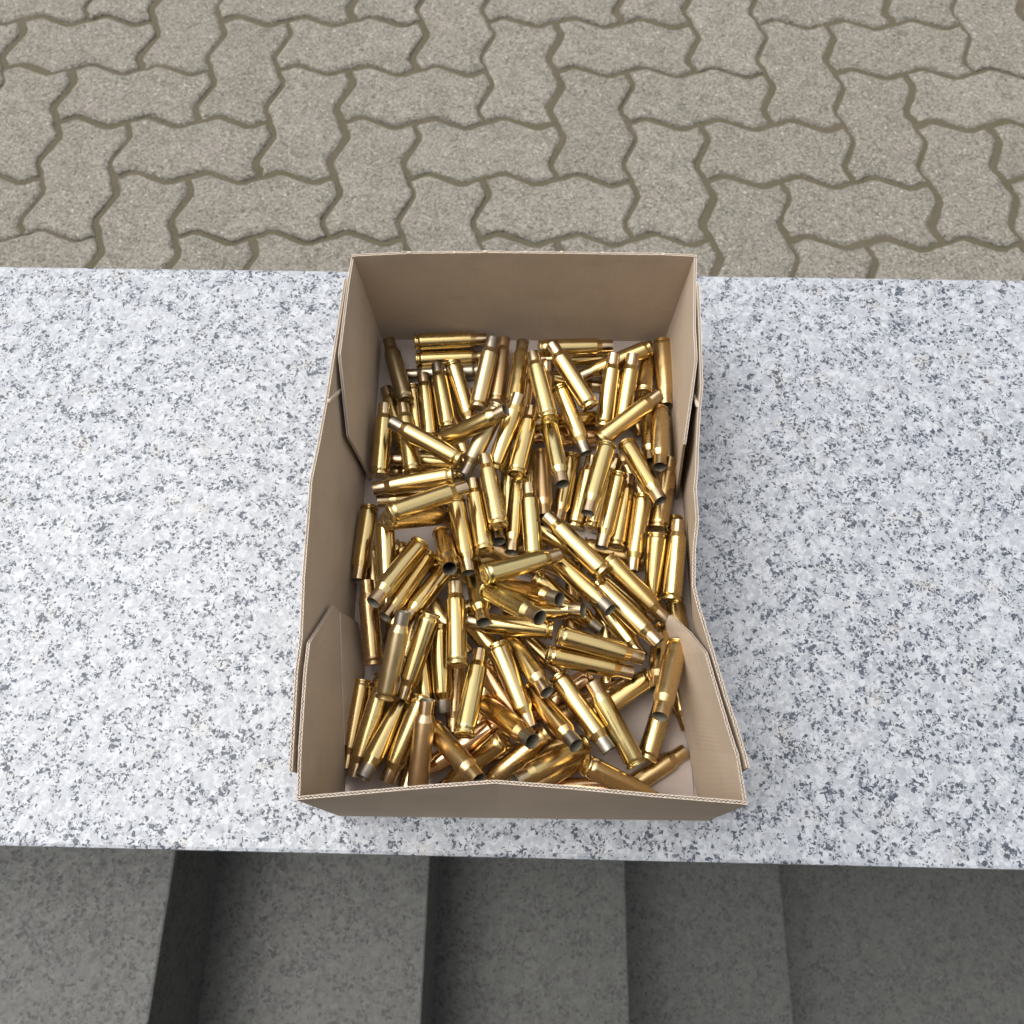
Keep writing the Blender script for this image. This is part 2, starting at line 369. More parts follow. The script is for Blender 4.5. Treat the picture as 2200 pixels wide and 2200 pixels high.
# unseen houses added on three sides: close the yard, give the brass dark reflections
def added_yard_house(name_label, cx, cy, w_, d_, h_, rz, wallm, roofm):
    hs_ = tag(empty('added_yard_house', (cx, cy, GZ-.02)), name_label, 'added_house'); hs_.rotation_euler.z = rz
    bm = box_vf(-w_/2, w_/2, 0, d_, 0, h_, .01); bm_obj('wall', bm, wallm, hs_)
    V = [(-w_/2-.3, -.4, h_-.05), (w_/2+.3, -.4, h_-.05), (w_/2+.3, d_+.4, h_-.05), (-w_/2-.3, d_+.4, h_-.05), (-w_/2-.3, d_/2, h_+d_*.34), (w_/2+.3, d_/2, h_+d_*.34)]
    mesh('roof', V, [(0, 1, 5, 4), (3, 4, 5, 2), (0, 4, 3), (1, 2, 5), (0, 3, 2, 1)], roofm, hs_)
    n = int(w_/2.4)
    for k in range(n):
        x = -w_/2+w_*(k+.5)/n
        for z in (1.0, 3.6):
            if z+1.3 > h_: continue
            f = bm_obj('window', box_vf(x-.55, x+.55, -.05, .03, z, z+1.3, .01), M_FRAME, hs_)
            bm_obj('pane', box_vf(x-.47, x+.47, -.062, -.02, z+.08, z+1.22, .004), M_GLASS, f)
    return hs_
M_BRICK2 = plain('brown_plaster', (.15, .12, .09), (.19, .155, .12), 2, .9)
M_ROOF = plain('roof_tiles', (.10, .06, .045), (.14, .085, .06), 3, .8)
M_FRAME = plain('window_frame', (.55, .54, .50), (.6, .59, .55), 4, .5)
gl = G('window_glass'); M_GLASS = gl.set(Base_Color=(.03, .035, .04), Roughness=.05)
added_yard_house('added unseen brown building with a tiled roof across the paved yard', 0.5, 8.6, 13, 7, 5.2, 0, M_BRICK2, M_ROOF)
added_yard_house('added unseen brown building closing the yard to the right of the wall', 8.6, 7.2, 11, 6, 4.6, -math.pi/2, M_BRICK2, M_ROOF)
added_yard_house('added unseen brown building closing the yard to the left of the wall', -9.6, 6.9, 11, 6, 4.2, math.pi/2, M_BRICK2, M_ROOF)

# the person who looks down on the box, seen here only as the dark shape mirrored in the brass
def plain_m(name, c, r=.7):
    g = G(name); v = g.coord('Object'); return g.set(Base_Color=g.mix(g.noise(v, 40, 3), c, tuple(x*1.25 for x in c)), Roughness=r)
M_JACKET = plain_m('dark_jacket', (.030, .033, .040)); M_TROUS = plain_m('dark_trousers', (.045, .045, .05))
M_SKIN = plain_m('skin', (.42, .26, .19), .5); M_SHOE = plain_m('shoe_leather', (.02, .018, .016), .4); M_HAIR = plain_m('brown_hair', (.03, .02, .013), .6)
M_PHONE = plain_m('phone_glass', (.012, .012, .014), .2)
def make_person(px):
    VV, EE, RR = [], [], []
    def p(x, y, z, r, to=None):
        VV.append((x, y, z)); RR.append(r if isinstance(r, tuple) else (r, r))
        if to is not None: EE.append((to, len(VV)-1))
        return len(VV)-1
    pel = p(0, -.47, .03, (.15, .11)); wa = p(0, -.46, .18, (.14, .10), pel); ch = p(0, -.44, .38, (.165, .115), wa)
    uc = p(0, -.42, .49, (.12, .09), ch); ne = p(0, -.39, .59, (.055, .055), uc); hb = p(0, -.345, .655, (.066, .07), ne)
    hm = p(0, -.31, .72, (.082, .095), hb); ht = p(0, -.33, .79, (.072, .08), hm)
    p(0, -.215, .685, .013, hm)                                                     # nose
    for s in (-1, 1):
        p(s*.088, -.325, .715, .016, hm)                                            # ear
        sh = p(s*.175, -.42, .50, .062, uc); el = p(s*.25, -.34, .27, .044, sh); wr = p(s*.078, -.145, .415, .027, el)
        pa = p(s*.056, -.108, .437, (.022, .03), wr)
        for k in range(4):
            y = -.100+k*.019; ln = (.9, 1, .95, .75)[k]
            a = p(s*.050, y, .448, .009, pa); b = p(s*(.050-.018*ln), y+.006, .452+.0035, .008, a)
            b2 = p(s*(.046-.034*ln), y+.009, .4595-.0085, .007, b)
        t1 = p(s*.045, -.115, .462, .0105, pa); t2 = p(s*.030, -.095, .482, .0095, t1); p(s*.020, -.078, .489, .008, t2)
        hi = p(s*.09, -.47, -.05, .098, pel); kn = p(s*.10, -.44, -.41, .062, hi); an = p(s*.10, -.49, -.79, .043, kn); p(s*.11, -.36, -.828, .034, an)
    me = bpy.data.meshes.new('person'); me.from_pydata([(x+px, y, z) for x, y, z in VV], EE, [])
    o = bpy.data.objects.new('person', me); C.objects.link(o)
    sk = o.modifiers.new('s', 'SKIN'); o.modifiers.new('d', 'SUBSURF').levels = 2
    for v, r in zip(me.skin_vertices[0].data, RR): v.radius = r
    me.skin_vertices[0].data[0].use_root = True
    bpy.context.view_layer.update()
    dm = bpy.data.meshes.new_from_object(o.evaluated_get(bpy.context.evaluated_depsgraph_get())); o.modifiers.clear(); o.data = dm
    dm.materials.clear()
    for m in (M_JACKET, M_TROUS, M_SKIN, M_SHOE): dm.materials.append(m)
    for q in dm.polygons:
        c = q.center; q.use_smooth = True
        q.material_index = 2 if c.z > .60 or (c.y > -.155 and c.z > .38) else 3 if c.z < -.77 else 1 if c.z < .02 else 0
    def blob(name, c, r, m, cut=None):
        bm = bmesh.new(); bmesh.ops.create_uvsphere(bm, u_segments=24, v_segments=14, radius=1)
        for v in bm.verts: v.co = Vector((v.co.x*r[0], v.co.y*r[1], v.co.z*r[2]))
        if cut: bmesh.ops.delete(bm, geom=[v for v in bm.verts if cut(v.co)], context='VERTS')
        x = bm_obj(name, bm, m, o, True); x.location = c; return x
    blob('hair', (px, -.345, .745), (.098, .112, .110), M_HAIR, lambda c: c.y > .055 and c.z < .07 or c.z < -.075)
    for s in (-1, 1): blob('eye', (px+s*.032, -.225, .715), (.013, .010, .010), M_SHOE)
    return tag(o, 'person in a dark jacket and trousers leaning over the box with a phone', 'person')
make_person(.02)
ph = tag(empty('phone', (-.001, -.063, .4645)), 'black phone held level over the box in both hands', 'phone'); ph.rotation_euler = (math.radians(21), 0, YAW)
bm_obj('phone_body', box_vf(-.0375, .0375, -.08, .08, -.004, .004, .0035), M_PHONE, ph)
bm_obj('screen', box_vf(-.035, .035, -.076, .076, .0041, .0045), M_PHONE, ph)


# ------------------------------------------------------------------ cardboard box
def panel(name, top, bot, parent, t=.0016, period=.0021, outward=None, label=None, mat=None, flat=False, drop=.00012):
    """corrugated board hung between a top and a bottom polyline: two liners and the fluted sheet between them"""
    top = [Vector(p) for p in top]; bot = [Vector(p) for p in bot]
    S = [0.0]
    for a, b in zip(top, top[1:]): S.append(S[-1]+(b-a).length)
    def at(s):
        for k in range(len(S)-1):
            if s <= S[k+1] or k == len(S)-2:
                f = (s-S[k])/(S[k+1]-S[k]); return top[k].lerp(top[k+1], f), bot[k].lerp(bot[k+1], f)
    def nrm(s):
        e = .004; a, b = at(max(0, s-e)); c, d = at(min(S[-1], s+e))
        n = (c+d-a-b).cross(b-a); n.normalize()
        return n if n.dot(outward) > 0 else -n
    outward = Vector(outward)
    if flat:
        nf = sum((nrm(S[-1]*q/12) for q in range(1, 12)), Vector()).normalized(); nrm = lambda s: nf
    V, F, MI, UV = [], [], [], []
    lt = .00032
    def sheet(o0, o1, n):
        """a thin closed sheet between the offsets o0 and o1"""
        base = len(V)
        for k in range(n+1):
            s = S[-1]*k/n; a, b = at(s); nn = nrm(s); wob = .00012*math.sin(s*2300+o0*9e4)+.00010*math.sin(s*5100)
            up = (a-b).normalized()
            for p, u in ((a+up*wob, 0), (b, 1)):
                for o in (o0, o1):
                    V.append(p+nn*o); UV.append((s, -u*(a-b).length))
        for k in range(n):
            q = base+4*k
            F.append((q, q+4, q+6, q+2)); MI.append(0)
            F.append((q+1, q+3, q+7, q+5)); MI.append(0)
            F.append((q, q+1, q+5, q+4)); MI.append(1)
            F.append((q+2, q+6, q+7, q+3)); MI.append(1)
        for q in (base, base+4*n):
            F.append((q, q+2, q+3, q+1)); MI.append(1)
    n = max(8, int(S[-1]/.002))
    sheet(0, lt, n); sheet(t-lt, t, n)
    base = len(V); m = int(S[-1]/period*8); th = .00015
    for k in range(m+1):
        s = S[-1]*k/m; a, b = at(s); nn = nrm(s); o = t/2+(t/2-lt-th*1.1)*math.sin(2*math.pi*s/period); up = (a-b).normalized()
        V += [a-up*drop+nn*(o-th), a-up*drop+nn*(o+th), b+nn*(o-th), b+nn*(o+th)]; UV += [(s, 0), (s, 0), (s, .1), (s, .1)]
    for k in range(m):
        q = base+4*k
        F.append((q, q+1, q+5, q+4)); MI.append(1)
        F.append((q, q+4, q+6, q+2)); MI.append(2)
        F.append((q+1, q+3, q+7, q+5)); MI.append(2)
    o = mesh(name, V, F, [mat or M_KRAFT, M_CUT, M_FLUTE], parent, MI, False, UV)
    if label: o['label'] = label
    return o
crate = tag(empty('cardboard_box', (0, .157, 0)), 'open brown corrugated cardboard box full of brass cases on the granite wall', 'box')
PANELS = [
 ('back_panel', None, (0, 1, 0), [[-0.10839, 0.31525, 0.093], [-0.10644, 0.31599, 0.093], [-0.07315, 0.31847, 0.093], [-0.02592, 0.31994, 0.093], [0.02531, 0.32005, 0.093], [0.08413, 0.31994, 0.093], [0.10269, 0.31918, 0.093], [0.10464, 0.31851, 0.093]], [[-0.10851, 0.31683, 0.0], [-0.10655, 0.31685, -0.0], [-0.07315, 0.31717, -0.0], [-0.02576, 0.31763, -0.0], [0.02565, 0.31812, -0.0], [0.08467, 0.31869, -0.0], [0.10329, 0.31887, -0.0], [0.10526, 0.31889, -0.0]]),
 ('side_panel', None, (-1, 0, 0), [[-0.10971, 0.29936, 0.093], [-0.11088, 0.25795, 0.093], [-0.11226, 0.21422, 0.093], [-0.11375, 0.18679, 0.093], [-0.11543, 0.16497, 0.093], [-0.11456, 0.1464, 0.093], [-0.11306, 0.1102, 0.093], [-0.11046, 0.07812, 0.093], [-0.11078, 0.06122, 0.093], [-0.10773, 0.01404, 0.093]], [[-0.1082, 0.2975, 0.0], [-0.10753, 0.25565, 0.0], [-0.10682, 0.21146, 0.0], [-0.10638, 0.18374, 0.0], [-0.10602, 0.1617, 0.0], [-0.10572, 0.14293, 0.0], [-0.10514, 0.10634, 0.0], [-0.10462, 0.07392, 0.0], [-0.10434, 0.05685, 0.0], [-0.10358, 0.00916, 0.0]]),
 ('side_panel', 'side panel bulging inwards', (1, 0, 0), [[0.10337, 0.29874, 0.093], [0.1024, 0.26676, 0.093], [0.10091, 0.22769, 0.093], [0.09871, 0.21437, 0.093], [0.09578, 0.18916, 0.093], [0.09451, 0.17498, 0.093], [0.09286, 0.16332, 0.093], [0.09301, 0.14603, 0.093], [0.09038, 0.13023, 0.093], [0.08872, 0.1091, 0.093], [0.09054, 0.09827, 0.093], [0.09389, 0.08409, 0.093], [0.09805, 0.0659, 0.093], [0.10118, 0.05254, 0.093], [0.10418, 0.04171, 0.093], [0.1073, 0.02874, 0.093], [0.10904, 0.01984, 0.093]], [[0.10556, 0.29956, -0.0], [0.10607, 0.26649, -0.0], [0.1067, 0.2261, -0.0], [0.10691, 0.21233, -0.0], [0.10731, 0.18627, -0.0], [0.10754, 0.17161, -0.0], [0.10773, 0.15955, -0.0], [0.108, 0.14167, -0.0], [0.10826, 0.12533, -0.0], [0.1086, 0.10349, -0.0], [0.10877, 0.09229, -0.0], [0.109, 0.07763, -0.0], [0.10929, 0.05882, -0.0], [0.1095, 0.04501, -0.0], [0.10968, 0.03381, -0.0], [0.10988, 0.0204, -0.0], [0.11003, 0.0112, -0.0]]),
 ('front_panel', 'front panel with a crease in its middle, bowed inwards', (0, -1, 0), [[-0.10455, 0.00262, 0.093], [-0.04502, 0.00894, 0.093], [-0.01594, 0.01155, 0.093], [-0.01042, 0.01198, 0.093], [-0.00488, 0.01168, 0.093], [0.0256, 0.01014, 0.093], [0.06202, 0.00767, 0.093], [0.10558, 0.00522, 0.093], [0.10839, 0.00497, 0.093]], [[-0.10335, -0.00533, 0.0], [-0.04363, -0.00476, -0.0], [-0.01446, -0.00449, -0.0], [-0.00892, -0.00443, -0.0], [-0.00337, -0.00438, -0.0], [0.0272, -0.00409, -0.0], [0.06373, -0.00374, -0.0], [0.10743, -0.00333, -0.0], [0.11025, -0.0033, -0.0]]),
 ('corner_flap', None, (1, 0, 0), [[-0.10908, 0.3167, 0.091], [-0.10818, 0.29219, 0.097], [-0.10936, 0.24469, 0.09375], [-0.10837, 0.22895, 0.08075], [-0.10724, 0.2074, 0.06125], [-0.10531, 0.20617, 0.034], [-0.1033, 0.20467, 0.006]], [[-0.10602, 0.3167, 0.0012], [-0.10594, 0.29219, 0.0012], [-0.1052, 0.24469, 0.0012], [-0.10496, 0.22895, 0.0012], [-0.10463, 0.2074, 0.0012], [-0.10461, 0.20617, 0.0012], [-0.10378, 0.20467, 0.001]]),
 ('corner_flap', None, (-1, 0, 0), [[0.10478, 0.31892, 0.0925], [0.103, 0.2957, 0.0925], [0.10099, 0.2687, 0.0925], [0.10058, 0.24627, 0.0925], [0.09733, 0.22539, 0.09], [0.09324, 0.20026, 0.08575], [0.09238, 0.19485, 0.08475], [0.10131, 0.20866, 0.012]], [[0.10253, 0.31892, 0.0012], [0.10259, 0.2957, 0.0012], [0.10299, 0.2687, 0.0012], [0.10332, 0.24627, 0.0012], [0.10363, 0.22539, 0.0012], [0.10397, 0.20026, 0.0012], [0.10404, 0.19485, 0.0012], [0.10387, 0.20866, 0.001]]),
 ('corner_flap', 'front flap lying against the side panel', (1, 0, 0), [[-0.10495, 0.00306, 0.0905], [-0.10629, 0.02498, 0.0925], [-0.10812, 0.06136, 0.0925], [-0.10832, 0.07584, 0.0915], [-0.10701, 0.10402, 0.0565], [-0.10679, 0.10449, 0.047]], [[-0.10115, -0.00413, 0.0012], [-0.10182, 0.03166, 0.017], [-0.10346, 0.06161, 0.02975], [-0.104, 0.07642, 0.03675], [-0.10554, 0.09933, 0.0435], [-0.1064, 0.1037, 0.0435]]),
 ('corner_flap', 'front flap standing loose from the side panel', (-1, 0, 0.2), [[0.1082, 0.00549, 0.0915], [0.10611, 0.02554, 0.0925], [0.10338, 0.03583, 0.0925], [0.09878, 0.05549, 0.0925], [0.09489, 0.07537, 0.0905], [0.09506, 0.09207, 0.058], [0.08996, 0.10863, 0.031]], [[0.10805, -0.0021, 0.0012], [0.10202, 0.03367, 0.004], [0.09988, 0.04595, 0.006], [0.09595, 0.06847, 0.01], [0.09227, 0.08852, 0.016], [0.08949, 0.10124, 0.0225], [0.08771, 0.10608, 0.026]]),
 ('flap_fold', None, (0.3, 0, 1), [[-0.10132, 0.03151, 0.01925], [-0.103, 0.06134, 0.03175], [-0.10347, 0.07604, 0.039], [-0.10512, 0.09893, 0.04525], [-0.10622, 0.10355, 0.043]], [[-0.10351, 0.03265, 0.003], [-0.09794, 0.06551, 0.003], [-0.09721, 0.07625, 0.003], [-0.10255, 0.10252, 0.0045], [-0.10316, 0.10601, 0.006]])]
INV = Matrix.Translation((0, -.157, 0))
def loc(pts): return [INV @ Vector(p) for p in pts]
for nm, lab, outw, top, bot in PANELS:
    panel(nm, loc(top), loc(bot), crate, outward=outw, label=lab, mat=M_KRAFTB if nm == 'back_panel' else None, flat=nm in ('corner_flap', 'flap_fold'))
# base: two sheets that meet in a seam
bq = [INV @ Vector(p) for p in [[-0.10851, 0.31683, 0.0], [0.10526, 0.31889, -0.0], [0.11025, -0.0033, -0.0], [-0.10335, -0.00533, 0.0]]]
def bilin(u, v): return bq[0].lerp(bq[1], u).lerp(bq[3].lerp(bq[2], u), v)
def base_sheet(u0, u1, v0, v1, z0, z1):
    V = []; 
    for z in (z0, z1):
        for u, v in ((u0, v0), (u1, v0), (u1, v1), (u0, v1)):
            p = bilin(u, v); V.append((p.x, p.y, z))
    F = [(3, 2, 1, 0), (4, 5, 6, 7)]+[(k, (k+1) % 4, 4+(k+1) % 4, 4+k) for k in range(4)]
    return mesh('base_panel', V, F, M_BASE, crate, uvs=[(v[0], v[1]) for v in V])
base_sheet(.0, 1, 0, 1, .0002, .0009)
base_sheet(.045, .965, .03, .985, .0012, .0024)
# pressed creases on the side panels
for a, b in [([-0.11201, 0.2145, 0.0925], [-0.11025, 0.23149, 0.07575]), ([0.09861, 0.21524, 0.0925], [0.10175, 0.23406, 0.07225])]:
    a, b = INV @ Vector(a), INV @ Vector(b); d = b-a
    bm = box_vf(-.0009, .0009, -.0009, .0009, 0, d.length, .0004)
    o = bm_obj('panel_crease', bm, M_CUT, crate); o.location = a; o.rotation_euler = d.to_track_quat('Z', 'Y').to_euler()
# torn perforation nubs on the rim of the back panel
rn = random.Random(2)
for q in [[-0.07301, 0.3185, 0.093], [-0.04507, 0.31931, 0.093], [-0.02597, 0.31998, 0.093], [-0.00098, 0.3202, 0.093], [0.02134, 0.32038, 0.093], [0.04671, 0.32043, 0.093], [0.084, 0.31958, 0.093]]:
    q = INV @ Vector(q); hw = rn.uniform(.0006, .0013); bm = box_vf(q.x-hw, q.x+hw, q.y+.0002, q.y+.0013, q.z-.0005, q.z+rn.uniform(.0003, .0007), .0002)
    bm_obj('tear_nub', bm, M_CUT, crate)

# ------------------------------------------------------------------ rifle cases
def lathe(name, prof, seg, mats, midx, smooth=True):
    V, F, MI = [], [], []
    for r, z in prof:
        for k in range(seg):
            a = 2*math.pi*k/seg; V.append((r*math.cos(a), r*math.sin(a), z))
    for j in range(len(prof)-1):
        for k in range(seg):
            k2 = (k+1) % seg
            F.append((j*seg+k, j*seg+k2, (j+1)*seg+k2, (j+1)*seg+k)); MI.append(midx[j])
    me = bpy.data.meshes.new(name); me.from_pydata(V, [], F)
    for m in mats: me.materials.append(m)
    me.polygons.foreach_set('material_index', MI)
    me.polygons.foreach_set('use_smooth', [smooth]*len(F))
    me.update()
    return me
mm = .001
def sharp(me, deg):
    bm = bmesh.new(); bm.from_mesh(me)
    for e in bm.edges:
        if len(e.link_faces) == 2 and e.calc_face_angle(0) > math.radians(deg): e.smooth = False
    bm.to_mesh(me); bm.free()
# head: solid base with rim, extractor groove and primer pocket
HEAD = lathe('case_head', [(2.75*mm, .9*mm), (2.75*mm, .12*mm), (2.95*mm, 0), (5.55*mm, 0), (5.85*mm, .12*mm), (6.0*mm, .35*mm), (6.0*mm, 1.15*mm), (5.85*mm, 1.36*mm), (5.0*mm, 1.45*mm), (5.0*mm, 2.4*mm), (5.9*mm, 3.75*mm), (5.97*mm, 4.1*mm), (5.97*mm, 5.2*mm)], 40, [None], [0]*12); sharp(HEAD, 28)
BODY = lathe('case_body', [(5.97*mm, 5.2*mm), (5.96*mm, 9*mm), (5.91*mm, 20*mm), (5.83*mm, 32*mm), (5.775*mm, 39.0*mm), (5.74*mm, 39.6*mm), (5.6*mm, 39.95*mm), (4.62*mm, 42.7*mm), (4.42*mm, 43.3*mm), (4.37*mm, 43.9*mm)], 40, [None], [0]*9); sharp(BODY, 11)
NECK = lathe('case_neck', [(4.37*mm, 43.9*mm), (4.365*mm, 50.7*mm), (4.33*mm, 51.15*mm), (4.05*mm, 51.2*mm), (3.98*mm, 50.9*mm), (3.95*mm, 44*mm), (5.2*mm, 39*mm), (5.2*mm, 22*mm), (.3*mm, 21*mm)], 36, [None, M_SOOT], [0, 0, 0, 1, 1, 1, 1, 1]); sharp(NECK, 40)
PRIM = lathe('primer', [(.02*mm, .55*mm), (.55*mm, .5*mm), (.95*mm, .16*mm), (1.9*mm, .1*mm), (2.4*mm, .14*mm), (2.62*mm, .35*mm), (2.66*mm, .8*mm)], 24, [M_PRIM], [0]*6)
for me in (HEAD, BODY, NECK):
    me.materials[0] = B['gold']
proto = empty('rifle_case')
for nm, me in (('case_body', BODY), ('case_neck', NECK), ('case_head', HEAD), ('primer', PRIM)):
    o = bpy.data.objects.new(nm, me); C.objects.link(o); o.parent = proto
GROUP = 'fired brass rifle cases heaped in the box'
